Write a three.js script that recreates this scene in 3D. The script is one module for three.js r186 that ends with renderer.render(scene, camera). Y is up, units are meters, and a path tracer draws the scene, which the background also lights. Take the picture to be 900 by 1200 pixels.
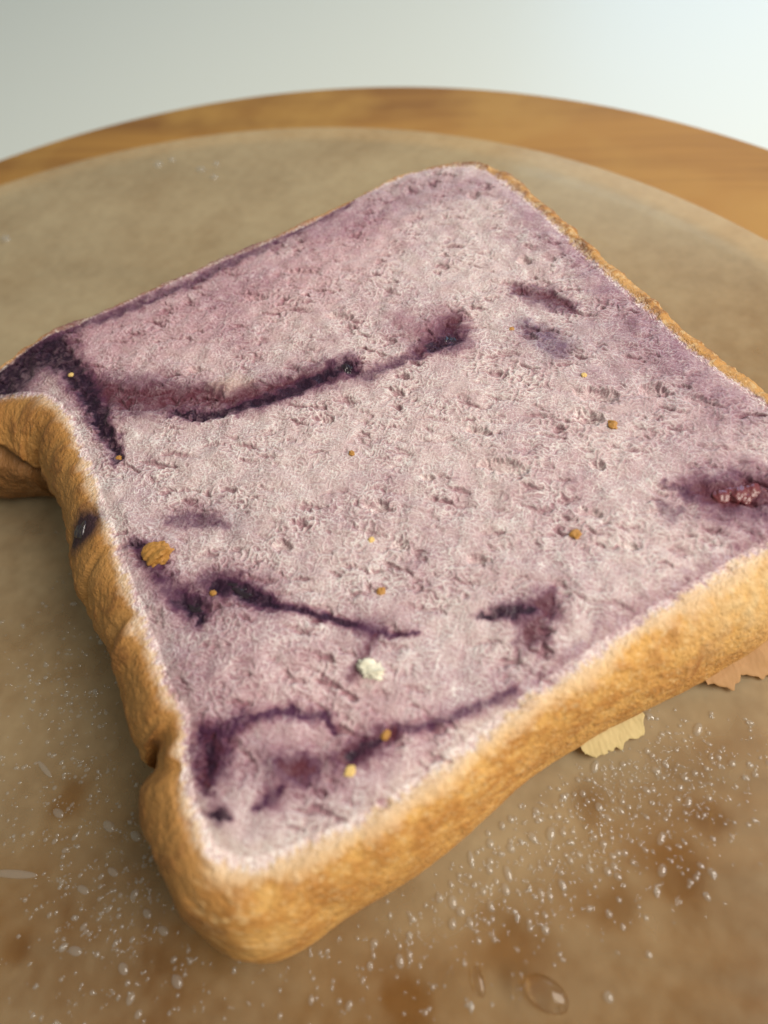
import * as THREE from 'three';
import { RectAreaLightUniformsLib } from 'three/addons/lights/RectAreaLightUniformsLib.js';
import { mergeGeometries, mergeVertices } from 'three/addons/utils/BufferGeometryUtils.js';

// ---------------------------------------------------------------- camera, light, exposure
const MM = 0.001, THICK = 24;                       // the slice is 24 mm thick and lies on the glass at y = 0
const scene = new THREE.Scene();
const camera = new THREE.PerspectiveCamera(73.74, 0.75, 0.01, 20);
camera.position.set(0, 0.1194, 0);
camera.rotation.set(THREE.MathUtils.degToRad(-58), 0, THREE.MathUtils.degToRad(-13), 'XYZ');
camera.focus = 0.124; camera.userData.fStop = 9.5;
scene.add(camera);
scene.background = new THREE.Color(0.235, 0.245, 0.212);   // the even light of the room round the table
RectAreaLightUniformsLib.init();
function areaLight(name, color, intensity, w, h, from, to) {
  const l = new THREE.RectAreaLight(color, intensity, w, h);
  l.name = name; l.position.set(...from); l.lookAt(...to); l.castShadow = true; scene.add(l);
}
areaLight('warm_lamp', new THREE.Color(1, 0.92, 0.8), 9, 0.5, 0.5, [0.46, 0.52, 0.12], [0, 0, -0.07]);
areaLight('cool_window', new THREE.Color(0.36, 0.64, 1), 2.9, 0.55, 0.55, [0.62, 0.36, -0.9], [0.3, 0, -0.5]);
const renderer = new THREE.WebGLRenderer({ antialias: true });
renderer.toneMapping = THREE.LinearToneMapping; renderer.toneMappingExposure = 1.09;
renderer.shadowMap.enabled = true;

// ---------------------------------------------------------------- numbers and noise
const { clamp, lerp } = THREE.MathUtils;
const ss = (a, b, x) => { const t = clamp((x - a) / (b - a), 0, 1); return t * t * (3 - 2 * t); };
function rng(s) { return () => { s = (s + 0x6d2b79f5) | 0; let t = Math.imul(s ^ (s >>> 15), 1 | s); t = (t + Math.imul(t ^ (t >>> 7), 61 | t)) ^ t; return ((t ^ (t >>> 14)) >>> 0) / 4294967296; }; }
function hash(x, y, k) { let h = Math.imul(x, 374761393) ^ Math.imul(y, 668265263) ^ Math.imul(k, 1442695041); h = Math.imul(h ^ (h >>> 13), 1274126177); h = Math.imul(h ^ (h >>> 16), 2246822519); return ((h ^ (h >>> 15)) >>> 0) / 4294967296; }
function vnoise(x, y, k) {                          // -1 .. 1
  const ix = Math.floor(x), iy = Math.floor(y), fx = x - ix, fy = y - iy, u = fx * fx * (3 - 2 * fx), v = fy * fy * (3 - 2 * fy);
  return 2 * lerp(lerp(hash(ix, iy, k), hash(ix + 1, iy, k), u), lerp(hash(ix, iy + 1, k), hash(ix + 1, iy + 1, k), u), v) - 1;
}
function fbm(x, y, k, n = 4) { let s = 0, a = 0.5; for (let i = 0; i < n; i++) { s += a * vnoise(x, y, k + i); x = x * 2.03 + 7.1; y = y * 2.03 + 3.7; a *= 0.5; } return s; }
function gnoise(x, y, k) {                          // gradient noise, about -1 .. 1
  const ix = Math.floor(x), iy = Math.floor(y), fx = x - ix, fy = y - iy, u = fx * fx * fx * (fx * (fx * 6 - 15) + 10), v = fy * fy * fy * (fy * (fy * 6 - 15) + 10);
  const g = (i, j) => { const a = 6.2832 * hash(ix + i, iy + j, k); return Math.cos(a) * (fx - i) + Math.sin(a) * (fy - j); };
  return 1.5 * lerp(lerp(g(0, 0), g(1, 0), u), lerp(g(0, 1), g(1, 1), u), v);
}
const W = [0, 0, 0];                                // nearest distance, second nearest, the nearest cell's own number
function worley(x, y, k) {
  const ix = Math.floor(x), iy = Math.floor(y); let a = 9, b = 9, id = 0;
  for (let j = -1; j < 2; j++) for (let i = -1; i < 2; i++) {
    const dx = ix + i + hash(ix + i, iy + j, k) - x, dy = iy + j + hash(ix + i, iy + j, k + 1) - y, d = dx * dx + dy * dy;
    if (d < a) { b = a; a = d; id = hash(ix + i, iy + j, k + 2); } else if (d < b) b = d;
  }
  W[0] = Math.sqrt(a); W[1] = Math.sqrt(b); W[2] = id;
}
const byte = (x) => Math.round(255 * clamp(x, 0, 1)), toSRGB = (c) => (c <= 0.0031308 ? 12.92 * c : 1.055 * c ** (1 / 2.4) - 0.055);
function texture(data, w, h, srgb, wrap = THREE.ClampToEdgeWrapping) {
  const t = new THREE.DataTexture(data, w, h, THREE.RGBAFormat);
  t.magFilter = THREE.LinearFilter; t.minFilter = THREE.LinearMipmapLinearFilter; t.generateMipmaps = true; t.wrapS = t.wrapT = wrap;
  if (srgb) t.colorSpace = THREE.SRGBColorSpace;
  t.needsUpdate = true; return t;
}
const mix3 = (c, d, k) => { c[0] += (d[0] - c[0]) * k; c[1] += (d[1] - c[1]) * k; c[2] += (d[2] - c[2]) * k; };

// ---------------------------------------------------------------- objects
const used = {};
function numbered(n) { const k = used[n] = (used[n] ?? -1) + 1; return k ? n + '_' + String(k).padStart(3, '0') : n; }
function shade(m) { m.castShadow = m.receiveShadow = true; return m; }
function part(name, geometry, material, parent) { const m = shade(new THREE.Mesh(geometry, material)); m.name = name; parent.add(m); return m; }
function thing(name, label, category, at = [0, 0, 0], turn = 0, group) {
  const o = new THREE.Group(); o.name = numbered(name); o.position.set(...at); o.rotation.y = turn;
  o.userData = { label, category }; if (group) o.userData.group = group;
  scene.add(o); return o;
}

// ---------------------------------------------------------------- the slice: outline of its crumb, in mm, u along the back edge, v towards the front
const BREAD_AT = [4.6 * MM, 0, -83.7 * MM], BREAD_TURN = THREE.MathUtils.degToRad(16.84);
const EDGE = {
  back: [[-71, -50.5], [-64, -54], [-53, -56], [-43, -55.4], [-29, -55.3], [-15, -55.2], [-3, -55], [10, -55.4], [24, -56.5], [35, -57], [44, -54.6], [50, -50]],
  right: [[50, -50], [51.9, -42], [52.2, -32], [52.2, -22], [51.8, -12], [51.4, -3], [51.4, 7], [51.2, 17], [51.5, 27.5], [52.8, 36], [53.4, 46], [51, 54]],
  front: [[51, 54], [45, 56.2], [35.6, 56.4], [19.7, 56.3], [4.2, 57], [-11, 58.2], [-25.5, 60], [-33.5, 60.5], [-44, 59.6], [-51, 58], [-54, 55.2]],
  left: [[-54, 55.2], [-54.4, 48], [-53.4, 42], [-51.4, 37], [-52.2, 32], [-52.3, 22], [-52.5, 8], [-52.4, -6], [-52.4, -21], [-53.2, -32], [-56.5, -40], [-62, -45], [-71, -50.5]],
};
const curve = {};
for (const k in EDGE) curve[k] = new THREE.CatmullRomCurve3(EDGE[k].map(([x, y]) => new THREE.Vector3(x, y, 0)), false, 'centripetal');
const along = (k, n) => curve[k].getSpacedPoints(n);
const RING = ['back', 'right', 'front', 'left'].flatMap((k) => along(k, 460).slice(0, -1));      // the closed outline, evenly spaced
// signed distance to the outline (positive inside), on a coarse grid
const U0 = -76, V0 = -62, SPAN = 132, DG = 200, dist = new Float32Array(DG * DG);
for (let j = 0; j < DG; j++) for (let i = 0; i < DG; i++) {
  const x = U0 + (i / (DG - 1)) * SPAN, y = V0 + (j / (DG - 1)) * SPAN; let d = 1e9, inside = false;
  for (let a = 0, n = RING.length, b = n - 1; a < n; b = a++) {
    const p = RING[a], q = RING[b]; d = Math.min(d, (p.x - x) ** 2 + (p.y - y) ** 2);
    if (p.y > y !== q.y > y && x < ((q.x - p.x) * (y - p.y)) / (q.y - p.y) + p.x) inside = !inside;
  }
  dist[j * DG + i] = (inside ? 1 : -1) * Math.sqrt(d);
}
function bilinear(a, n, x, y) {
  const gx = clamp(((x - U0) / SPAN) * (n - 1), 0, n - 1.001), gy = clamp(((y - V0) / SPAN) * (n - 1), 0, n - 1.001), i = Math.floor(gx), j = Math.floor(gy), p = j * n + i;
  return lerp(lerp(a[p], a[p + 1], gx - i), lerp(a[p + n], a[p + n + 1], gx - i), gy - j);
}
const edgeDist = (x, y) => bilinear(dist, DG, x, y);

// the blueberry swirls, as strokes over the crumb: colour, strength, [u, v, half width] in mm
const JAM = { dark: [0.02, 0.004, 0.02], plum: [0.1, 0.03, 0.08], maroon: [0.13, 0.028, 0.045], rose: [0.42, 0.2, 0.25], mauve: [0.33, 0.2, 0.275], slate: [0.2, 0.155, 0.23], tan: [0.66, 0.47, 0.36] };
const STROKES = [
  ['dark', 0.8, [[-50.5,42.2,0.5],[-50.7,44.2,0.8],[-51.6,46.2,0.4]]],
  ['dark', 0.8, [[-33.6,53.7,0.5],[-31,53.6,0.7],[-28.6,53.7,0.4]]],
  ['plum', 0.6, [[-49.5,8,1.6],[-47.5,16,1.8],[-44,20,2.2],[-40,20,2]]],
  ['dark', 0.7, [[-33.4,28.2,0.4],[-28.4,33.2,0.4],[-24.4,37.2,0.5]]],
  ['dark', 1, [[-69.2,-50.1,5.8],[-63.8,-49.8,5.4],[-57.8,-52.1,4.6],[-52.7,-51.5,3.7],[-50.1,-43.4,2.3],[-48.8,-35.6,1.9],[-48.3,-26.7,1.5],[-47.9,-20.6,1.2],[-48.0,-14.1,0.9]]],
  ['plum', 0.8, [[-55.1,-56.1,3.3],[-47.4,-56.3,2.4],[-40.2,-53.8,1.9],[-30.6,-53.3,1.7],[-18.7,-52.7,1.5],[-3.5,-54.7,1.7],[9.8,-55.8,1.3],[21.0,-56.4,0.8]]],
  ['maroon', 0.85, [[-47.9,-35.8,2.5],[-43.3,-29.5,3.3],[-37.6,-24.7,3.4],[-30.9,-20.7,2.9],[-26.0,-16.4,1.5],[-20.3,-13.6,2.3],[-12.9,-12.1,2.5],[-6.2,-10.8,2.1]]],
  ['dark', 0.95, [[-35.1,-18.9,0.8],[-30.4,-14.8,1.0],[-23.3,-12.6,1.0],[-19.2,-11.9,1.0],[-12.5,-10.9,1.4],[-6.2,-10.8,1.2],[-2.5,-10.8,1.7],[-2.1,-9.0,0.8]]],
  ['plum', 0.75, [[-2.1,-9.0,1.3],[-0.3,-6.2,1.5],[3.4,-6.3,1.1],[6.9,-6.0,1.0],[11.1,-5.2,1.1]]],
  ['maroon', 0.85, [[12.2,-6.1,1.5],[17.0,-6.5,2.9],[20.2,-9.3,1.8]]],
  ['dark', 0.85, [[13.4,-5.8,1.0],[17.2,-5.3,2.3]]],
  ['rose', 0.55, [[12.0,-15.1,2.0],[13.4,-10.8,2.8],[19.6,-11.5,2.0]]],
  ['maroon', 0.8, [[36.0,-9.5,1.3],[38.8,-4.8,2.1],[40.5,0,1.2]]],
  ['slate', 0.95, [[30.9,-0.1,1.9],[32.0,3.9,3.0],[32.7,8.1,2.6]]],
  ['slate', 0.3, [[32.0,5.0,5.6],[38.4,6.7,5.6]]],
  ['plum', 0.7, [[29.6,41.1,0.6],[31.1,43.2,1.2],[33.7,45.6,1.7]]],
  ['plum', 0.55, [[26.6,43.7,0.9],[26.8,46.0,1.3],[28.6,46.1,0.7]]],
  ['maroon', 0.95, [[33.3,45.0,1.9],[35.6,47.6,3.0],[39.0,49.3,3.1],[41.6,49.8,2.3]]],
  ['plum', 0.7, [[-43.0,3.6,1.0],[-40.0,5.1,2.0],[-37.6,7.3,1.3],[-35.8,9.7,0.6]]],
  ['dark', 0.8, [[-50.7,4.3,1.0],[-49.4,5.8,0.8]]],
  ['plum', 0.6, [[-49.9,6.3,0.8],[-48.4,11.7,1.2],[-47.6,16.1,1.2],[-46.4,19.6,1.2]]],
  ['dark', 1, [[-46.2,19.0,1.2],[-45.3,21.6,1.7],[-44.6,23.7,1.1]]],
  ['dark', 1, [[-41.1,19.0,0.7],[-38.7,21.2,1.3],[-36.7,23.7,1.3],[-34.9,26.5,0.8],[-33.1,28.6,0.4]]],
  ['plum', 0.65, [[-42.4,16.8,1.2],[-38.9,20.3,2.6],[-35.9,24.6,2.3],[-33.1,28.6,1.3]]],
  ['plum', 0.95, [[-34.1,27.3,0.6],[-31.0,30.5,0.6],[-28.1,33.5,0.5],[-25.1,36.6,0.7],[-23.1,38.7,0.8],[-20.6,41.1,0.4],[-16.9,43.0,0.3]]],
  ['plum', 0.5, [[-23.6,37.9,2.1],[-22.4,39.7,1.8]]],
  ['maroon', 0.55, [[-22.6,40.1,0.5],[-26.1,42.6,0.5],[-28.6,44.1,0.6]]],
  ['dark', 0.85, [[-8.0,45.2,0.4],[-4.5,46.3,0.7],[-2.6,47.4,1.0],[-0.8,48.2,0.6]]],
  ['maroon', 0.75, [[0.5,47.7,0.9],[3.1,48.3,0.8],[0.7,50.0,1.2],[-2.3,51.3,1.6],[-4.4,51.9,0.9]]],
  ['plum', 0.5, [[-3.0,46.6,1.6],[1.6,48.7,1.6]]],
  ['maroon', 1, [[-50.4,41.8,1.0],[-50.6,43.8,1.8],[-51.8,45.9,0.9],[-52.0,48.3,0.4]]],
  ['plum', 0.7, [[-51.0,40.7,1.4],[-50.1,44.1,2.3],[-52.0,47.7,1.4]]],
  ['plum', 1, [[-51.0,40.1,0.8],[-47.9,41.6,1.3],[-45.5,41.6,1.2],[-42.4,42.3,0.8],[-39.0,43.7,0.8],[-35.8,45.7,0.8],[-34.0,47.6,0.7],[-34.0,49.5,0.5]]],
  ['dark', 0.9, [[-53.4,50.8,0.5],[-52.0,51.8,0.8],[-51.4,52.9,0.4]]],
  ['plum', 1, [[-47.5,53.1,0.4],[-45.2,52.9,1.0],[-43.3,52.7,0.4]]],
  ['maroon', 0.95, [[-41.9,50.5,1.0],[-40.3,51.7,1.4],[-38.9,52.7,0.8]]],
  ['plum', 0.5, [[-43.6,49.8,2.1],[-38.4,52.7,2.3]]],
  ['maroon', 1, [[-34.6,53.6,1.0],[-31.6,53.5,1.4],[-28.6,53.6,1.3],[-26.4,53.8,0.7]]],
  ['plum', 0.85, [[-26.9,53.5,0.6],[-22.4,55.0,0.6],[-17.6,56.1,0.7],[-12.4,56.7,0.7],[-9.7,56.8,0.6]]],
  ['mauve', 0.85, [[-10.0,57.2,1.4],[-1.4,57.0,1.9],[7.8,56.5,2.0],[16.8,56.5,2.0],[28.0,56.1,2.1],[39.0,55.5,2.5]]],
  ['mauve', 0.75, [[51.1,-35.3,3.4],[50.7,-15.9,4.0],[49.5,4.9,4.3],[49.1,22.0,4.6],[49.4,36.2,4.8]]],
  ['mauve', 0.45, [[41.9,17.0,10.7],[41.4,35.2,9.5],[34.6,50.6,5.6]]],
  ['mauve', 0.7, [[11.7,-50.6,6.5],[24.5,-50.2,7.1],[37.3,-49.3,6.7],[46.8,-42.6,5.1]]],
  ['pink', 0.9, [[-40,-46,13],[-18,-40,16],[2,-40,14],[18,-44,10]]],
  ['pink', 0.6, [[-44,36,9],[-38,44,10],[-28,52,8]]],
  ['mauve', 0.35, [[-42.2,-46.6,6.8],[-17.6,-44.7,6.9],[0.6,-44.7,7.1]]],
  ['mauve', 0.4, [[-46.6,3.7,4.9],[-49.0,20.4,4.3],[-49.9,35.4,3.9],[-45.7,48.7,5.8],[-36.3,56.4,4.5]]],
  ['tan', 0.6, [[-26.9,-20.6,1.8],[-23.7,-19.5,2.6],[-20.4,-16.7,1.8]]],
  ['slate', 0.35, [[-35.7,6.5,3.6],[-33.5,10.9,3.2]]],
];
// larger holes left by gas: [u, v, half length, half width]
const PORES = [[31.8, 20.6, 4.0, 1.5], [40.3, 24.9, 2.3, 1.4], [27.5, 23.9, 2.5, 1.5], [9.7, 24.8, 4.5, 1.3], [41.5, -16.1, 1.5, 1.4], [-11.5, -1.4, 1.9, 1.1], [-19.6, 33.0, 1.1, 0.7], [44.4, -40.6, 1.5, 1.3], [-11.7, 20.6, 2.8, 1.1], [-2.1, 19.7, 1.3, 0.7], [1.7, -40.4, 4.0, 1.0], [22.8, 32.6, 1.4, 1.0], [10.3, 15.9, 2.1, 0.9], [16.3, 39.1, 2.1, 0.8], [45.0, 31.0, 2.7, 1.1], [-28.8, 18.6, 1.7, 1.0], [-3.0, 37.1, 1.8, 0.9], [-12.1, 28.8, 1.4, 0.8], [18.0, 47.3, 1.7, 0.7], [2.4, -22.8, 3.0, 1.0], [-9.9, -39.1, 3.0, 1.0], [-27.9, -26.8, 1.8, 0.9]];

// the foam of the crumb at a place: FOAM = depth in mm, how much wall (coloured paler), how much hollow (coloured deeper)
const FOAM = [0, 0, 0];
function foam(X, Y) {
  const wx = gnoise(X / 2.3, Y / 2.3, 101) + 0.5 * gnoise(X / 0.9, Y / 0.9, 102), wy = gnoise(X / 2.3, Y / 2.3, 105) + 0.5 * gnoise(X / 0.9, Y / 0.9, 106);
  const x = X + 0.45 * wx, y = Y + 0.45 * wy, r = x * 0.72 + y * 0.69, t = y * 0.72 - x * 0.69, open = clamp(0.55 + 1.1 * gnoise(X / 9, Y / 7, 115), 0.15, 1.2);
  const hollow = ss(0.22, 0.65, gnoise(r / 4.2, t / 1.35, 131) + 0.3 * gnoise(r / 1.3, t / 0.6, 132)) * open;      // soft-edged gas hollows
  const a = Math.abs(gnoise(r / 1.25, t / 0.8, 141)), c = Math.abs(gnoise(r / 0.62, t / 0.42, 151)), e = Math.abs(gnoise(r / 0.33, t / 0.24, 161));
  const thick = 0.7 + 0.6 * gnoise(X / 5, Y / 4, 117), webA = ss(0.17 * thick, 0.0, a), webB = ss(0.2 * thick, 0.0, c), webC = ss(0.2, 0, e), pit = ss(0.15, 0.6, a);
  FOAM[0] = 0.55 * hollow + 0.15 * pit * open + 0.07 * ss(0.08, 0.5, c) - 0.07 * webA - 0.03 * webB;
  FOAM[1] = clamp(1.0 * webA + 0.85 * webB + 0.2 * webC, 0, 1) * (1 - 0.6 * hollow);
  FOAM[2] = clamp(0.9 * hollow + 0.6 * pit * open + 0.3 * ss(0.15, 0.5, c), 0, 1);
}
// ---- fields over the crumb: N texels a side for colour and stain, G for the height
const N = 2048, G = 1024, cell = SPAN / N;
const color = new Float32Array(N * N * 3), wet = new Float32Array(N * N), groove = new Float32Array(N * N);
for (let j = 0; j < N; j++) for (let i = 0; i < N; i++) {
  const x = U0 + (i + 0.5) * cell, y = V0 + (j + 0.5) * cell, p = j * N + i; if (edgeDist(x, y) < -3) continue;
  const a = fbm(x / 9, y / 9, 11, 4), b = fbm(x / 1.6, y / 1.6, 21, 3), e = edgeDist(x, y), c = [0.73, 0.545, 0.55];
  mix3(c, [0.5, 0.31, 0.36], clamp(0.25 + 1.0 * a + 0.4 * b, 0, 1));
  // the paler, creamy band where the crumb turns into crust on the near sides
  const near = Math.max(ss(30, 52, y), ss(-44, -52, x) * ss(-36, -24, y));
  mix3(c, [0.76, 0.58, 0.52], (0.6 * ss(30, 50, y) + 0.2) * near * ss(2.6, 0.2, e + 1.4 * b));
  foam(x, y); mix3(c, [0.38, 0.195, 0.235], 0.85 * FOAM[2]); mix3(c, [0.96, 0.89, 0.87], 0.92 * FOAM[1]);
  color.set(c, p * 3);
}
const stain = (c, d, k) => { for (let i = 0; i < 3; i++) c[i] *= 1 + (d[i] - 1) * clamp(k, 0, 1); };   // juice soaked into the crumb
const ORDER = ['pink', 'mauve', 'slate', 'tan', 'rose', 'plum', 'maroon', 'dark'];
STROKES.sort((p, q) => ORDER.indexOf(p[0]) - ORDER.indexOf(q[0]));
for (const [kind, strength, pts] of STROKES) {
  const soft = kind === 'mauve' || kind === 'pink' || kind === 'slate', deep = kind === 'dark' || kind === 'maroon', wm = Math.max(...pts.map((q) => q[2])), reach = wm * (soft ? 1.9 : 3.4) + 1.6;
  const xs = pts.map((q) => q[0]), ys = pts.map((q) => q[1]);
  const i0 = Math.max(0, Math.floor((Math.min(...xs) - reach - U0) / cell)), i1 = Math.min(N - 1, Math.ceil((Math.max(...xs) + reach - U0) / cell));
  const j0 = Math.max(0, Math.floor((Math.min(...ys) - reach - V0) / cell)), j1 = Math.min(N - 1, Math.ceil((Math.max(...ys) + reach - V0) / cell));
  for (let j = j0; j <= j1; j++) for (let i = i0; i <= i1; i++) {
    let x = U0 + (i + 0.5) * cell, y = V0 + (j + 0.5) * cell; const p = j * N + i, amp = Math.min(0.45 * wm, 0.8) + 0.12;
    const n1 = fbm(x / 1.3, y / 1.3, 41, 4), n2 = fbm(x / 1.3, y / 1.3, 61, 4); x += 1.6 * amp * n1; y += 1.6 * amp * n2;
    let best = 1e9;
    for (let s = 0; s < pts.length - 1; s++) {
      const [ax, ay, aw] = pts[s], [bx, by, bw] = pts[s + 1], dx = bx - ax, dy = by - ay, t = clamp(((x - ax) * dx + (y - ay) * dy) / (dx * dx + dy * dy), 0, 1);
      best = Math.min(best, Math.hypot(ax + dx * t - x, ay + dy * t - y) / lerp(aw, bw, t));
    }
    if (best > 3.4) continue;
    const grain = 0.88 + 0.5 * fbm(x / 0.7, y / 0.7, 81, 3) , m = clamp(strength * (soft ? ss(1.7, 0.1, best) * 0.95 : (kind === 'dark' ? ss(1.3, 0.55, best) : ss(1.35, 0.35, best))) * grain, 0, 1), c = [color[p * 3], color[p * 3 + 1], color[p * 3 + 2]];
    if (!soft && kind !== 'tan') { stain(c, [0.56, 0.3, 0.42], 0.7 * strength * ss(3.0, 0.9, best) * grain); mix3(c, JAM.plum, (deep ? 0.75 : 0.3) * strength * ss(2.3, 0.8, best) * grain); }
    if (soft) stain(c, kind === 'pink' ? [0.93, 0.74, 0.8] : kind === 'mauve' ? [0.56, 0.4, 0.52] : [0.36, 0.28, 0.42], m); else mix3(c, JAM[kind], m);
    color.set(c, p * 3);
    if (deep || kind === 'plum') { wet[p] = Math.max(wet[p], m); groove[p] = Math.max(groove[p], m * Math.min(1.7, 0.5 + 0.6 * wm) * (kind === 'plum' ? 0.7 : 1)); }
  }
}
// how far the swirls are sunk, smoothed
let sunk = new Float32Array(G * G);
for (let j = 0; j < G; j++) for (let i = 0; i < G; i++) sunk[j * G + i] = groove[2 * j * N + 2 * i];
for (let pass = 0; pass < 4; pass++) {
  const o = new Float32Array(G * G), step = pass % 2 ? G : 1;
  for (let p = 4 * G; p < G * G - 4 * G; p++) { let s = 0; for (let k = -3; k <= 3; k++) s += sunk[p + k * step]; o[p] = s / 7; }
  sunk = o;
}
// the height of the crumb above or below the cut, in mm: foam of three sizes of cell, holes, the sunk swirls
const height = new Float32Array(G * G);
for (let j = 0; j < G; j++) for (let i = 0; i < G; i++) {
  let x = U0 + ((i + 0.5) / G) * SPAN, y = V0 + ((j + 0.5) / G) * SPAN; const e = edgeDist(x, y); if (e < -3) continue;
  const X = x, Y = y, q = 2 * j * N + 2 * i; x += 0.5 * fbm(X / 1.7, Y / 1.7, 101, 3); y += 0.5 * fbm(X / 1.7, Y / 1.7, 105, 3);
  foam(X, Y);
  let h = 0.7 * fbm(X / 13, Y / 13, 111, 3) + 0.3 * gnoise(X / 3.2, Y / 3.2, 121) - FOAM[0];
  x = X + 0.55 * gnoise(X / 1.3, Y / 1.3, 107) + 0.25 * gnoise(X / 0.5, Y / 0.5, 108); y = Y + 0.55 * gnoise(X / 1.3, Y / 1.3, 109) + 0.25 * gnoise(X / 0.5, Y / 0.5, 110);
  for (const [px, py, pl, pw] of PORES) {
    const a = ((x - px) * 0.75 + (y - py) * 0.66) / pl, b = ((y - py) * 0.75 - (x - px) * 0.66) / pw, d = a * a + b * b;
    if (d < 1.3) h -= Math.min(1.3, 0.55 * pw + 0.3) * ss(1.3, 0.1, d);
  }
  h -= 0.48 * sunk[j * G + i];
  height[j * G + i] = h * (0.55 + 0.45 * ss(-0.5, 2, e)) - 0.25 * ss(3, 0, e);
}
// the colour map, and a map with the fine fibres of the cut (red) and the roughness (green)
const colorBytes = new Uint8Array(N * N * 4), fineBytes = new Uint8Array(N * N * 4);
for (let j = 0; j < N; j++) for (let i = 0; i < N; i++) {
  const p = j * N + i, x = U0 + (i + 0.5) * cell, y = V0 + (j + 0.5) * cell;
  if (edgeDist(x, y) < -3) continue;
  for (let c = 0; c < 3; c++) colorBytes[p * 4 + c] = byte(toSRGB(color[p * 3 + c] * (1 + 0.1 * (hash(i, j, 5) - 0.5))));
  colorBytes[p * 4 + 3] = 255;
  worley(x / 0.34 + 0.6 * vnoise(x / 0.5, y / 0.5, 171), y / 0.34, 175);
  fineBytes[p * 4] = byte(0.95 - 0.6 * ss(0, 0.6, W[1] - W[0]) * (0.4 + W[2]) + 0.15 * (hash(i, j, 9) - 0.5));     // r: bump
  fineBytes[p * 4 + 1] = byte(0.8 - 0.25 * wet[p] - 0.4 * ss(0.93, 0.97, hash(i >> 1, j >> 1, 7)) ); fineBytes[p * 4 + 3] = 255;   // g: roughness
}
const colorMap = texture(colorBytes, N, N, true), fineMap = texture(fineBytes, N, N, false);
const crumbMaterial = new THREE.MeshPhysicalMaterial({ name: 'crumb', map: colorMap, bumpMap: fineMap, bumpScale: 0.00004, roughnessMap: fineMap, roughness: 1, transmission: 0.28, thickness: 0, specularIntensity: 0.55 });
const place = (u, v, y) => [u * MM, (THICK + y) * MM, v * MM];
// gentle shape of the whole top: the far left corner sinks into the jam fold, the rims are a touch proud
const swell = (u, v) => 1.1 * Math.exp(-(((u + 39) / 9) ** 2) - (((v - 33) / 8) ** 2)) + 0.8 * Math.exp(-(((u + 42) / 7) ** 2) - (((v - 47) / 4) ** 2)) + 0.6 * Math.exp(-(((u + 10) / 30) ** 2) - (((v + 32) / 16) ** 2)) -1.6 * ss(-50, -66, u) * ss(-30, -48, v) + 0.5 * Math.cos(u / 40) * Math.cos(v / 40) - 0.9 * ss(50, 60, v);

const slice = thing('bread_slice', 'thick square slice of purple blueberry swirl bread with golden crust lying on the glass plate', 'bread slice', BREAD_AT, BREAD_TURN);
{
  const S = 760, b = along('back', S), f = along('front', S).reverse(), l = along('left', S).reverse(), r = along('right', S);
  const A = b[0], B = b[S], C = f[S], D = f[0], pos = new Float32Array((S + 1) ** 2 * 3), uv = new Float32Array((S + 1) ** 2 * 2), index = new Uint32Array(S * S * 6);
  for (let j = 0, k = 0; j <= S; j++) for (let i = 0; i <= S; i++, k++) {
    const s = i / S, t = j / S;
    const u = (1 - t) * b[i].x + t * f[i].x + (1 - s) * l[j].x + s * r[j].x - ((1 - s) * (1 - t) * A.x + s * (1 - t) * B.x + s * t * C.x + (1 - s) * t * D.x);
    const v = (1 - t) * b[i].y + t * f[i].y + (1 - s) * l[j].y + s * r[j].y - ((1 - s) * (1 - t) * A.y + s * (1 - t) * B.y + s * t * C.y + (1 - s) * t * D.y);
    pos.set(place(u, v, bilinear(height, G, u, v) + swell(u, v)), k * 3); uv[k * 2] = (u - U0) / SPAN; uv[k * 2 + 1] = (v - V0) / SPAN;
  }
  for (let j = 0, k = 0; j < S; j++) for (let i = 0; i < S; i++, k += 6) { const p = j * (S + 1) + i; index.set([p, p + S + 1, p + 1, p + 1, p + S + 1, p + S + 2], k); }
  const g = new THREE.BufferGeometry();
  g.setAttribute('position', new THREE.BufferAttribute(pos, 3)); g.setAttribute('uv', new THREE.BufferAttribute(uv, 2)); g.setIndex(new THREE.BufferAttribute(index, 1)); g.computeVertexNormals();
  part('crumb', g, crumbMaterial, slice);
}

// ---- the crust: a profile swept round the outline, bulging where the slice bulges
const near = (x, c, w) => Math.exp(-(((x - c) / w) ** 2));
function bulge(u, v, nu, nv) {                       // [how far the crust stands out, how deep its widest place lies]
  const far = ss(-54, -57, u) * ss(-25, -33, v) * ss(-0.3, 0.2, nv), front = ss(0.3, 0.85, nv) * (1 - far), left = Math.max(far, ss(0.3, 0.85, -nu)), back = ss(0.3, 0.85, -nv), right = ss(0.3, 0.85, nu), sum = front + left + back + right + 1e-6;
  const corner = near(u, -54, 7) * near(v, 57, 7), flare = ss(-22, -50, v) * ss(-48, -58, u);
  let o = (front * (8.2 + 0.8 * Math.sin(u / 9) + 2.2 * ss(0, 34, u)) + left * (10.8 + 1.2 * near(v, -8, 14)) + back * 2 + right * 5.6) / sum, d = (front * 17.5 + left * 13 + back * 9 + right * 5.5) / sum;
  o += corner * (1.6 + 2.6 * ss(0.2, 0.9, nv)) + left * flare * 4.5 - 3.4 * left * near(v, 39.5, 3) + left * 0.9 * Math.sin(v / 5.5 + 1) - 2.2 * left * near(v, -34 , 2.2);
  return [o, d + corner * 3];
}
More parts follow.
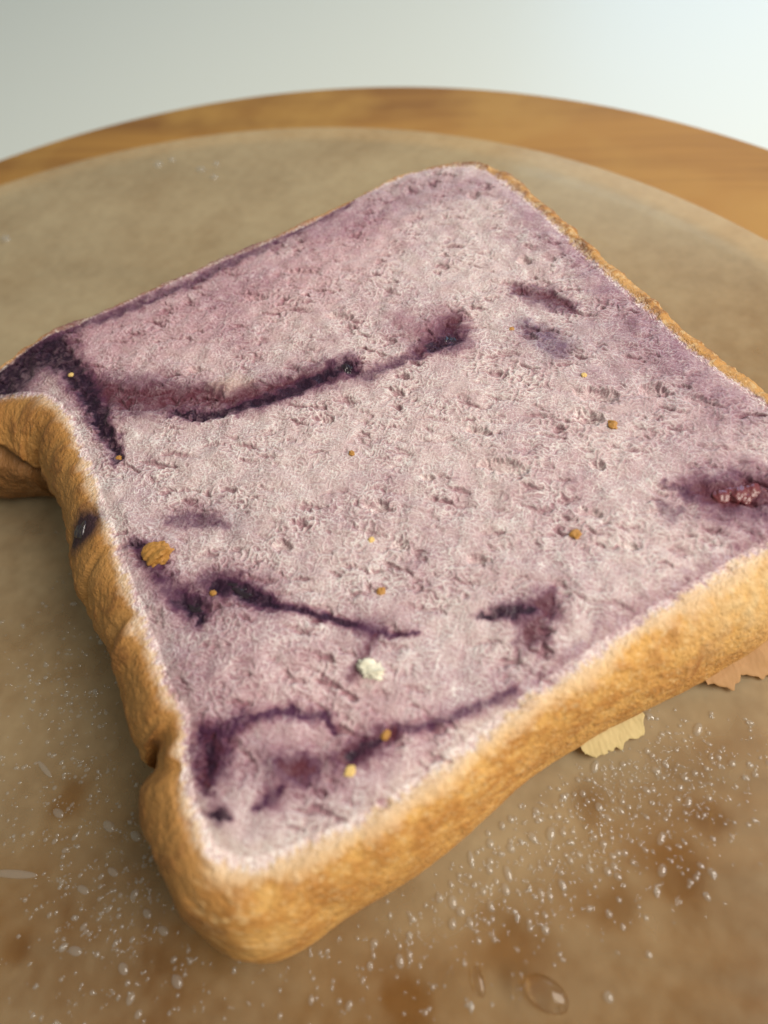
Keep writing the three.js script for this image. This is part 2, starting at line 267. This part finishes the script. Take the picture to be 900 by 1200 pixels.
{
  const n = RING.length, M = 170, pos = [], col = [], uv = []; let arc = 0;
  const normals = RING.map((_, i) => { let x = 0, y = 0; for (let k = 1; k <= 14; k++) { const a = RING[(i + k) % n], b = RING[(i - k + n) % n]; x += a.y - b.y; y += b.x - a.x; } const l = Math.hypot(x, y); return [x / l, y / l]; });
  for (let i = 0; i <= n; i++) {
    const p = RING[i % n], [nu, nv] = normals[i % n], [o, dm] = bulge(p.x, p.y, nu, nv);
    if (i) arc += p.distanceTo(RING[(i - 1) % n]);
    const wrapped = i === n ? 0 : arc, far = ss(-54, -57, p.x) * ss(-25, -33, p.y) * ss(-0.3, 0.2, nv), front = ss(0.2, 0.75, nv) * (1 - far), left = Math.max(far, ss(0.35, 0.85, -nu)), back = ss(0.35, 0.85, -nv), right = ss(0.3, 0.8, nu), fold = ss(-30, -46, p.y) * ss(-46, -56, p.x);
    const nx = p.x * 1.0, ny = p.y * 1.0;
    for (let k = 0; k <= M; k++) {
      const s = k / M, sq = s * Math.max(o, 8) / 8; let out, deep;
      if (s < 0.68) { const th = (s / 0.68) * Math.PI / 2; out = o * Math.sin(th) ** 0.92; deep = dm * (1 - Math.cos(th)); }
      else { const th = ((s - 0.68) / 0.32) * Math.PI / 2; out = o - (1.5 + 0.18 * o) * (1 - Math.cos(th)); deep = dm + (THICK - 0.15 - dm) * Math.sin(th); }
      const y3 = deep * 1.1, fade = ss(0, 0.12, s);
      // wrinkles, dimples and a few creases of the skin
      const big = fbm(nx / 11 + 3, ny / 11 + y3 / 14, 201, 3), mid = fbm(arc / 2.8, y3 / 2.4, 211, 4), fine = fbm(arc / 0.75, y3 / 0.65, 221, 3), speck = fbm(arc / 0.45, y3 / 0.4, 241, 2);
      let rough = fade * ((0.6 + 0.3 * left) * big + (0.09 + 0.5 * left + 0.8 * right + 0.4 * back) * mid + (0.1 + 0.2 * right) * fine);
      rough -= fade * left * (1.3 * near(p.y + 0.35 * deep, 43.5, 1.1) + 0.9 * near(p.y - 0.5 * deep, 3, 0.9) + 0.7 * near(p.y - 0.4 * deep, 17, 0.8) + 2.4 * near(p.y - 1.6 * deep, -56, 2.2));
      rough += fade * left * 0.9 * near(p.y - 0.4 * deep, 20, 2) ;
      out += rough;
      const keep = ss(0.16, 0, s), fx = p.x + nu * out, fy = p.y + nv * out, lift = keep * bilinear(height, G, fx, fy) + (1 - keep) * (0.3 * ss(0.45, 0.15, s) + 0.3 * mid);
      pos.push(...place(fx, fy, -deep + (lift + swell(p.x, p.y)) * ss(THICK - 2, 10, deep)));
      // colour: gold in front, browner along the other sides, the left darkened further with painted shade, cream where it meets the crumb
      const lobe = left * ss(1.5, -1.5, p.y - 1.6 * deep + 56), c = [0.63, 0.34, 0.095];
      mix3(c, [0.42, 0.175, 0.036], clamp(0.45 + 1.1 * mid + 0.6 * fine, 0, 1) * (0.8 + 0.2 * left));
      mix3(c, [0.65, 0.38, 0.13], clamp(0.1 + 1.1 * big - 0.5 * mid + 0.5 * speck, 0, 0.8));
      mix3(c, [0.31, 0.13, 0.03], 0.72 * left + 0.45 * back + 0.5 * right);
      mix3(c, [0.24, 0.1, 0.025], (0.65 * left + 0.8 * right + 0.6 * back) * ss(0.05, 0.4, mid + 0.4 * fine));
      mix3(c, [0.62, 0.42, 0.2], 0.7 * right * ss(0.15, 0.4, speck + 0.5 * fine));
      mix3(c, [0.42, 0.18, 0.04], 0.65 * front * ss(0.08, 0.4, fbm(arc / 4.5, y3 / 3, 231, 4)));
      mix3(c, [0.7, 0.48, 0.24], 0.5 * front * ss(0.22, 0.4, speck));
      mix3(c, [0.2, 0.085, 0.022], 0.9 * lobe * ss(0.1, 0.4, s));
      mix3(c, [0.36, 0.15, 0.03], 0.32 * front * ss(0.2, 0.42, -speck + 0.3 * fine));
      // the pale, flaky patch near the right end of the front, and the torn mark below it
      mix3(c, [0.68, 0.49, 0.25], 0.75 * front * near(p.x, 31, 12) * near(s, 0.27, 0.2) * clamp(0.8 + 1.2 * mid, 0, 1.2));
      mix3(c, [0.33, 0.13, 0.03], 0.9 * front * near(p.x + 0.25 * deep, 20.6, 0.7) * near(s, 0.5, 0.09));
      const cream = front * ss(0.24 + 0.12 * mid + 0.1 * big + 0.08 * speck, 0.1, sq) + left * ss(0.14 + 0.08 * mid + 0.05 * speck, 0.04, sq) * (1 - fold);
      mix3(c, [0.72, 0.5, 0.3], 0.8 * clamp(cream, 0, 1));
      mix3(c, [0.74, 0.56, 0.42], 0.8 * ss(0.08 - 0.03 * left, 0.02, sq + 0.07 * mid + 0.06 * speck) * Math.max(front, left));
      mix3(c, JAM.plum, 0.9 * back * ss(0.35, 0.1, s) * clamp(ss(20, -10, p.x) * ss(-58, -46, p.x) * (0.6 + 0.9 * big), 0, 1));
      { const q = (Math.floor(clamp((fy - V0) / cell, 0, N - 1)) * N + Math.floor(clamp((fx - U0) / cell, 0, N - 1))) * 3; if (color[q]) mix3(c, [color[q], color[q + 1], color[q + 2]], ss(0.07, 0.02, sq + 0.05 * mid + 0.05 * speck)); }
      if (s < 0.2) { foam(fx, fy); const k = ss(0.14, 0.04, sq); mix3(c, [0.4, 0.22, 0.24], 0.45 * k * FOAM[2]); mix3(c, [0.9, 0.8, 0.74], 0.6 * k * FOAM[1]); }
      // jam stains that came through the skin on the left side
      const ink = near(p.y, -4.2, 3.3) * near(s, 0.2, 0.17) * left; mix3(c, [0.03, 0.008, 0.014], clamp(3 * ink * (0.85 + 0.5 * mid) - 0.3, 0, 1));
      mix3(c, [0.2, 0.05, 0.02], clamp(0.7 * left * near(p.y - deep, -10, 1.6) * ss(0.3, 0.6, s), 0, 1));
      col.push(...c); uv.push(wrapped * MM, s * 26 * MM);
    }
  }
  const index = [];
  for (let i = 0; i < n; i++) for (let k = 0; k < M; k++) { const a = i * (M + 1) + k, b = a + M + 1; index.push(a, b, a + 1, b, b + 1, a + 1); }
  const mid = pos.length / 3; pos.push(...place(0, 0, -THICK + 0.15)); col.push(0.45, 0.3, 0.25); uv.push(0, 0);
  for (let i = 0; i < n; i++) index.push(i * (M + 1) + M, (i + 1) * (M + 1) + M, mid);
  const g = new THREE.BufferGeometry();
  g.setAttribute('position', new THREE.Float32BufferAttribute(pos, 3)); g.setAttribute('color', new THREE.Float32BufferAttribute(col, 3)); g.setAttribute('uv', new THREE.Float32BufferAttribute(uv, 2)); g.setIndex(index); g.computeVertexNormals();
  // fine skin texture
  const T = 512, d = new Uint8Array(T * T * 4), per = (x, y, f, k) => { const X = (x / T) * f, Y = (y / T) * f, ix = Math.floor(X), iy = Math.floor(Y), fx = X - ix, fy = Y - iy, u = fx * fx * (3 - 2 * fx), v = fy * fy * (3 - 2 * fy), h = (a, b) => hash(a % f, b % f, k); return lerp(lerp(h(ix, iy), h(ix + 1, iy), u), lerp(h(ix, iy + 1), h(ix + 1, iy + 1), u), v); };
  for (let y = 0; y < T; y++) for (let x = 0; x < T; x++) { const v = 0.4 * per(x, y, 32, 1) + 0.35 * per(x, y, 80, 2) + 0.25 * per(x, y, 170, 3), p = (y * T + x) * 4; d[p] = byte(v); d[p + 1] = byte(0.5 + 0.35 * per(x, y, 60, 4)); d[p + 3] = 255; }
  const skin = texture(d, T, T, false, THREE.RepeatWrapping); skin.repeat.set(1 / 0.024, 1 / 0.024);
  part('crust', g, new THREE.MeshPhysicalMaterial({ name: 'crust', vertexColors: true, bumpMap: skin, bumpScale: 0.0003, roughnessMap: skin, roughness: 1 }), slice);
}

// ---------------------------------------------------------------- table, board, plate
{
  const t = shade(new THREE.Mesh(new THREE.BoxGeometry(3, 0.03, 3), new THREE.MeshStandardMaterial({ name: 'white_table', color: new THREE.Color(0.67, 0.695, 0.655), roughness: 0.45 })));
  t.name = 'tabletop'; t.position.set(0, -0.0363, -0.9); t.userData.kind = 'structure'; scene.add(t);
}
function lathe(points, segments = 256) { return new THREE.LatheGeometry(points.map(([r, y]) => new THREE.Vector2(r * MM, y * MM)), segments); }
function planarUV(g, span) { const p = g.attributes.position, uv = g.attributes.uv; for (let i = 0; i < p.count; i++) uv.setXY(i, p.getX(i) / span + 0.5, p.getZ(i) / span + 0.5); return g; }
{ // the wooden board: end-to-end grain in straight, wavering bands
  const T = 1536, d = new Uint8Array(T * T * 4), span = 0.44;
  for (let y = 0; y < T; y++) for (let x = 0; x < T; x++) {
    const X = (x / T) * 440, Y = (y / T) * 440, r = X * 0.94 + Y * 0.34, t = Y * 0.94 - X * 0.34, wob = 6 * fbm(r / 90, t / 40, 301, 3);
    const broad = fbm(r / 160, (t + wob) / 16, 311, 3), fine = fbm(r / 42, (t + wob) / 2.2, 321, 3), blot = fbm(X / 26, Y / 26, 331, 4), p = (y * T + x) * 4;
    const c = [0.37, 0.18, 0.037]; mix3(c, [0.23, 0.1, 0.02], clamp(0.35 + broad * 1.1 + fine * 0.5, 0, 1)); mix3(c, [0.42, 0.23, 0.055], clamp(0.2 + 1.3 * blot, 0, 0.75));
    for (let k = 0; k < 3; k++) d[p + k] = byte(toSRGB(c[k])); d[p + 3] = 255;
  }
  const board = thing('wooden_board', 'round golden brown wooden board under the glass plate with its bare rim showing', 'board', [-50 * MM, -4.3 * MM, -47.5 * MM]);
  part('board_disc', planarUV(lathe([[0.01, -17], [212, -17], [215.5, -15], [217.3, -12], [217.4, -4], [216.6, -1.2], [214.5, 0], [0.01, 0]]), span), new THREE.MeshPhysicalMaterial({ name: 'wood', map: texture(d, T, T, true), roughness: 0.72 }), board);
}
const PLATE = [-60.2, -51.3];                        // its middle, mm
const plate = thing('glass_plate', 'clear round glass plate misted with droplets lying on the wooden board under the slice', 'plate', [PLATE[0] * MM, 0, PLATE[1] * MM]);
part('plate_disc', lathe([[0.01, -4], [181, -4], [182.8, -3.4], [183.6, -2.2], [183.7, -0.5], [183.6, -0.2], [183.3, 0], [168, 0], [117, 0], [114, -0.12], [111, -0.25], [108, -0.12], [105, 0], [0.01, 0]]), new THREE.MeshPhysicalMaterial({ name: 'glass', color: new THREE.Color(0.97, 0.97, 0.95), transmission: 1, thickness: 0, roughness: 0.08, ior: 1.5, specularIntensity: 0.7 }), plate);
// which places of the plate lie clear of the slice (world mm)
const CB = Math.cos(BREAD_TURN), SB = Math.sin(BREAD_TURN);
function toBread(x, z) { const a = x - 4.6, b = z + 83.7; return [a * CB - b * SB, a * SB + b * CB]; }
const CLEAR = [[-71.5, -10.8, 2.2], [-64.5, -32.2, 2.6], [3.9, 1.5, 5], [20, 1.5, 4], [30, -1.5, 5], [38, -8, 3], [-13, 7, 3], [21, -14, 3]];   // rubbed or run-together spots with no mist: x, z, radius
{ // the mist: fine condensation, thickest at the back
  const T = 1024, d = new Uint8Array(T * T * 4), span = 0.366;
  for (let y = 0; y < T; y++) for (let x = 0; x < T; x++) {
    const X = (x / T - 0.5) * 366 + PLATE[0], Z = (y / T - 0.5) * 366 + PLATE[1], p = (y * T + x) * 4, [u, v] = toBread(X, Z), e = -edgeDist(clamp(u, U0, U0 + SPAN), clamp(v, V0, V0 + SPAN));
    const far = Math.hypot(Math.max(0, U0 - u, u - U0 - SPAN), Math.max(0, V0 - v, v - V0 - SPAN)) + Math.max(e, 0);
    const front = ss(-50, -25, Z) * ss(-30, 5, X), ring = 16 + 4 * fbm(X / 9, Z / 9, 405, 3);
    let m = lerp(lerp(0.13 + 0.13 * ss(-10, -45, Z), 0.42, ss(-80, -150, Z)), 0.17, front) + front * 0.13 * ss(ring + 4, ring - 4, far) + 0.22 * Math.exp(-(((X + 64 + 4 * Math.sin(Z / 9)) / 3.5) ** 2)) * ss(-60, -72, Z) * ss(-112, -100, Z) + 0.1 * fbm(X / 16, Z / 16, 401, 4) + 0.06 * fbm(X / 2.2, Z / 2.2, 411, 3);  // the narrow band at left paints a curved reflection into the mist
    for (const [cx, cz, cr] of CLEAR) m *= 1 - 0.6 * ss(1.6, 0.3, (Math.hypot(X - cx, Z - cz) + 0.9 * cr * fbm(X / 5, Z / 5, 421, 3)) / cr);
    d[p] = byte(1 - clamp(m, 0.02, 0.8)); d[p + 3] = 255;
  }
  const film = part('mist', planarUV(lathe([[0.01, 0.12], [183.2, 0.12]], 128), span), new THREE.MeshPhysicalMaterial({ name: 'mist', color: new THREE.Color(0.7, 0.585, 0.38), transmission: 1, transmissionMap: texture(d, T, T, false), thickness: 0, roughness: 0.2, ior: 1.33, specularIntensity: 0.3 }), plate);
  film.userData.kind = 'stuff';
}
{ // droplets: [middle x, z, spread x, z, how many, smallest, largest radius] in world mm
  const ZONES = [[22, -8, 10, 6, 460, 0.15, 0.62], [36, -14, 8, 5, 260, 0.15, 0.55], [2, -4, 8, 6, 280, 0.15, 0.65], [28, -16, 8, 3, 200, 0.12, 0.4], [-20, 3, 12, 5, 110, 0.16, 0.5], [-55, -16, 8, 9, 380, 0.12, 0.45], [-66, -42, 8, 16, 480, 0.12, 0.42], [-60, -66, 8, 18, 60, 0.2, 0.6], [-50, -4, 14, 6, 60, 0.2, 0.6], [-110, -190, 40, 14, 60, 0.3, 0.8], [-40, -215, 14, 8, 14, 0.5, 0.9], [64, -60, 8, 20, 30, 0.2, 0.5]];
  const SEEN = [[7, 9.5, 3.3, 2.1, 0.7], [-2, 6.3, 2.0, 0.9, 1.5], [-52.3, -23.5, 1.1, 0.75, 0.8], [-56.2, -18.9, 1.1, 0.6, 0.7], [-52.6, -14.9, 0.9, 0.6, 2.3], [-50.5, -11.8, 0.9, 0.6, 0.9], [-61.1, -17.3, 1.2, 0.6, 0.6], [-3.2, -4, 1.0, 0.7, 1.6], [-2.3, -2.6, 0.8, 0.7, 1], [-32, -212.8, 1.5, 1.2, 0.5], [-28, -207, 1.4, 1.1, 1], [-26.8, -214, 1.1, 1, 2], [-45.5, -221, 1.5, 1.3, 2], [-41, -222, 1.2, 1, 1], [-93.3, -200, 1.8, 1.4, 1.2], [15.2, 11.4, 0.8, 0.7, 1], [28.4, -1.9, 1.0, 0.7, 2.2], [-54.3, -5.2, 1.0, 0.7, 1], [-73, -22, 4.2, 0.7, 0.25], [-69, -38, 2.2, 0.5, 0.9], [-57, -26, 1.3, 0.8, 0.8], [-62, -9, 1.2, 0.7, 0.4], [-46, -2, 1.1, 0.8, 1], [-66, -30, 1.2, 0.7, 0.7], [6, -6, 1.2, 0.6, 1.5], [1, -9, 1.3, 0.5, 1.6], [14, -10, 1.1, 0.7, 2], [24, -18, 1.1, 0.6, 2.2], [42, -20, 1.2, 0.7, 2.3], [30, -6, 1.1, 0.6, 2.3], [36, -10, 0.9, 0.6, 2.2], [-48, -9, 1.0, 0.65, 0.7]];
  const R = rng(7), all = SEEN.map(([x, z, a, b, t]) => [x, z, a, b, t]);
  const g2 = () => Math.sqrt(-2 * Math.log(1 - R())) * Math.cos(6.2832 * R());
  for (const [cx, cz, sx, sz, n, lo, hi] of ZONES) for (let i = 0; i < n; i++) {
    const x = cx + sx * g2(), z = cz + sz * g2(), r = lo + (hi - lo) * R() ** 2.4, t = Math.atan2(z + 60, x + 5) + 0.5 * (R() - 0.5), k = 1 + 0.7 * R() ** 2, [u, v] = toBread(x, z);
    if (u > U0 && edgeDist(clamp(u, U0, U0 + SPAN), clamp(v, V0, V0 + SPAN)) > -9 && v < 70) continue;
    if (Math.hypot(x - PLATE[0], z - PLATE[1]) > 177 || all.some(([a, b, c]) => Math.hypot(a - x, b - z) < 0.8 * (c + r))) continue;
    all.push([x, z, r * k, r, t]);
    while (R() < 0.4) all.push([x + 2.2 * r * (R() - 0.5) + 0.3 * g2(), z + 2.2 * r * (R() - 0.5) + 0.3 * g2(), r * (0.4 + 0.5 * R()), r * (0.4 + 0.3 * R()), 3 * R()]);
  }
  const dome = new THREE.SphereGeometry(1, 20, 8, 0, Math.PI * 2, 0, Math.PI / 2), clear = new THREE.MeshPhysicalMaterial({ name: 'water', color: new THREE.Color(0.93, 0.93, 0.92), transmission: 0.9, thickness: 0, roughness: 0.06, ior: 1.55 });
  const eye = new THREE.Vector3(0, 119.4, 0), size = ([x, z, a, b]) => Math.sqrt(a * b) / Math.hypot(x, 119.4, z);
  all.sort((p, q) => size(q) - size(p));
  const M4 = ([x, z, a, b, t]) => new THREE.Matrix4().compose(new THREE.Vector3((x - PLATE[0]) * MM, 0.14 * MM, (z - PLATE[1]) * MM), new THREE.Quaternion().setFromAxisAngle(new THREE.Vector3(0, 1, 0), -t), new THREE.Vector3(a * MM, 0.72 * b * MM, b * MM));
  const lens = new THREE.MeshPhysicalMaterial({ name: 'clear_water', transmission: 1, thickness: 0.001, roughness: 0.02, ior: 1.36 });
  all.slice(0, 298).forEach((q) => { const m = part('droplet', dome, q[3] > 0.85 && q[1] > -20 ? lens : clear, plate); M4(q).decompose(m.position, m.quaternion, m.scale); });
  const rest = all.slice(298), beads = shade(new THREE.InstancedMesh(dome, clear, rest.length)); beads.name = 'fine_droplets'; beads.userData.kind = 'stuff';
  rest.forEach((q, i) => beads.setMatrixAt(i, M4(q))); plate.add(beads);
}

// ---------------------------------------------------------------- small pieces on and in the slice
function lump(seed, a, b, c, rough = 0.35, detail = 3) {     // an uneven nugget, mm
  const g = mergeVertices(new THREE.IcosahedronGeometry(1, detail).deleteAttribute('uv').deleteAttribute('normal'), 1e-5), p = g.attributes.position;
  for (let i = 0; i < p.count; i++) {
    const x = p.getX(i), y = p.getY(i), z = p.getZ(i), k = 1 + rough * (fbm(1.7 * x + 5 + 1.3 * z, 1.7 * y + 1.1 * z, seed, 3) + 0.5 * vnoise(4 * x + z * 3, 4 * y - z * 2, seed + 9));
    p.setXYZ(i, x * a * k * MM, y * b * k * MM, z * c * k * MM);
  }
  g.computeVertexNormals(); return g;
}
const topAt = (u, v) => (THICK + bilinear(height, G, u, v) + swell(u, v)) * MM;
const toast = new THREE.MeshPhysicalMaterial({ name: 'toasted_crumb', color: new THREE.Color(0.4, 0.19, 0.04), roughness: 0.6, flatShading: true });
const pale = new THREE.MeshPhysicalMaterial({ name: 'pale_crumb', color: new THREE.Color(0.66, 0.45, 0.16), roughness: 0.6, flatShading: true });
const berryMat = new THREE.MeshPhysicalMaterial({ name: 'berry', color: new THREE.Color(0.15, 0.028, 0.035), roughness: 0.35, clearcoat: 0.3, clearcoatRoughness: 0.2 });
const inkMat = new THREE.MeshPhysicalMaterial({ name: 'dark_berry', color: new THREE.Color(0.018, 0.008, 0.016), roughness: 0.3, clearcoat: 0.5, clearcoatRoughness: 0.2 });
for (const [u, v, r, m, label] of [
  [-47.5, 8.9, 2.4, toast, 'largest orange brown crust crumb, beside the dark swirl near the left crust'],
  [29.9, 27.3, 0.95, toast, 'small orange crust crumb below the two pinkish holes near the right crust'],
  [12.3, 41.2, 0.95, toast, 'small orange crust crumb between the slice middle and the wet berry pocket'],
  [-18.5, 34.3, 0.75, toast, 'small orange crust crumb just above the thin purple line near the front'],
  [-10.7, 8.4, 0.6, toast, 'tiny orange crust crumb below the dark band across the middle'],
  [-41.7, 20.5, 0.6, toast, 'tiny orange crust crumb between the two dark berry streaks'],
  [-34.4, 55.2, 0.85, pale, 'pale yellow crust crumb at the dark hollow close to the front crust'],
  [-28.0, 53.4, 0.8, toast, 'brown crust crumb at the upper end of the hollow close to the front crust'],
  [28.4, -1.0, 0.55, toast, 'tiny orange crust crumb beside the grey purple smudge below the far corner'],
  [32.5, 15.8, 0.6, pale, 'tiny yellow crust crumb just above the long pinkish hole'],
  [-15.6, 25.4, 0.55, pale, 'tiny yellow crust crumb beside a small dark speck in mid slice'],
  [-47.8, -15.1, 0.7, toast, 'tiny brown crust crumb at the end of the dark fold near the left crust'],
  [-50.5, -41.7, 0.6, pale, 'tiny yellow crust crumb on the dark jam fold at the left corner'],
]) {
  const x = u * CB + v * SB, z = -u * SB + v * CB;
  const t = shade(new THREE.Mesh(lump(Math.round(500 + u * 7 + v), r, 0.45 * r, 0.85 * r, r > 1.5 ? 0.6 : 0.4, r > 1.5 ? 5 : 2), m));
  t.name = numbered('crust_crumb'); t.position.set(BREAD_AT[0] + x * MM, topAt(u, v) + 0.05 * r * MM, BREAD_AT[2] + z * MM); t.rotation.set(0.2 * Math.sin(u), u, 0.2 * Math.cos(v));
  t.userData = { label, category: 'crumb', group: 'loose crust crumbs on the cut face' }; scene.add(t);
}
function inset(name, m, u, v, sink, a, b, c, turn, seed, rough = 0.35, label) {   // a piece set into the cut face
  const o = part(name, lump(seed, a, b, c, rough, 9), m, slice); o.position.set(u * MM, topAt(u, v) - sink * MM, v * MM); o.rotation.y = turn; if (label) o.userData.label = label; return o;
}
const flesh = mergeGeometries([[-2.2, 0.1, -0.9, 1.5, 611], [0.2, 0.05, 0.1, 1.9, 612], [2.4, -0.1, 0.7, 1.6, 613], [0.6, 0, 1.3, 1.1, 614], [-0.8, 0.2, -1.0, 1.0, 615], [3.6, -0.2, 1.6, 1.0, 616]].map(([x, y, z, s, k]) => lump(k, s, 0.5 * s, 0.85 * s, 0.2, 7).translate(x * MM, y * MM, z * MM)));
{ const o = part('blueberry', flesh, berryMat, slice); o.position.set(37.6 * MM, topAt(37.6, 48.2) - 0.3 * MM, 48.2 * MM); o.userData.label = 'wet dark red berry flesh in an open pocket'; }
inset('blueberry', inkMat, -45.3, 21.4, 0.1, 1.9, 0.6, 1.0, -1.1, 621, 0.6);
inset('blueberry', inkMat, -37.6, 22.5, 0.3, 2.4, 0.6, 0.9, -0.9, 631, 0.7);
inset('blueberry', inkMat, 17.2, -5.8, 0.5, 1.7, 0.6, 1.3, 0.2, 641, 0.6);
inset('blueberry', inkMat, -2.5, -10.4, 0.3, 1.2, 0.6, 1.0, 0.6, 651, 0.6);
inset('dough_lump', new THREE.MeshPhysicalMaterial({ name: 'pale_dough', color: new THREE.Color(0.72, 0.68, 0.55), roughness: 0.45 }), -25.4, 44.6, -0.2, 2.0, 0.9, 1.2, -0.9, 661, 0.6, 'pale cream lump of dough');
{ // the berry that burst through the left crust
  const o = part('blueberry', lump(671, 1.9, 0.9, 1.9, 0.3, 9), inkMat, slice); o.position.set(-58 * MM, 22.2 * MM, -4.2 * MM); o.rotation.z = 0.5; o.userData.label = 'black berry showing through the left crust';
}
// torn flakes of crust sticking out from under the near side: [from u, to u, rim v at both ends, how far out, colour, seed]
for (const [u0, u1, va, vb, reach, color, seed] of [[-1, 11, 66.3, 66, 2.4, new THREE.Color(0.6, 0.46, 0.21), 701], [23, 40, 67, 68.6, 2.4, new THREE.Color(0.45, 0.24, 0.09), 711]]) {
  const n = 60, m = 10, p = [], index = [];
  for (let side = 0; side < 2; side++) for (let i = 0; i <= n; i++) for (let j = 0; j <= m; j++) {
    const s = i / n, t = j / m, u = lerp(u0, u1, s), tip = reach * (0.55 + 0.5 * gnoise(u / 3.1, 0.5, seed) + 0.3 * Math.abs(gnoise(u / 1.1, 0.5, seed + 1)) + 0.06 * hash(i, 3, seed)) * ss(0, 0.12, s) * ss(1, 0.85, s);
    const v = lerp(lerp(va, vb, s) - 3, lerp(va, vb, s) + Math.max(tip, 0.1), t);
    p.push((u + 0.25 * gnoise(u, v, seed + 4)) * MM, (2.3 - 0.05 * (v - lerp(va, vb, s) + 3) ** 2 + 0.3 * gnoise(u / 4, v / 2, seed + 2) + 0.08 * gnoise(u / 0.7, v / 0.7, seed + 3) - side * 0.45 * (1 - 0.6 * t)) * MM, v * MM);
    if (i < n && j < m) { const a = side * (n + 1) * (m + 1) + i * (m + 1) + j, b = a + m + 1; side ? index.push(a, b, a + 1, b, b + 1, a + 1) : index.push(a, a + 1, b, b, a + 1, b + 1); }
  }
  for (let i = 0; i < n; i++) { const a = i * (m + 1) + m, b = a + m + 1, c = a + (n + 1) * (m + 1), d = c + m + 1; index.push(a, c, b, b, c, d); }
  const g = new THREE.BufferGeometry(); g.setAttribute('position', new THREE.Float32BufferAttribute(p, 3)); g.setIndex(index); g.computeVertexNormals();
  part('crust_flake', g, new THREE.MeshPhysicalMaterial({ name: 'flake', color, roughness: 0.7, transmission: 0.2, thickness: 0 }), slice);
}
renderer.render(scene, camera);
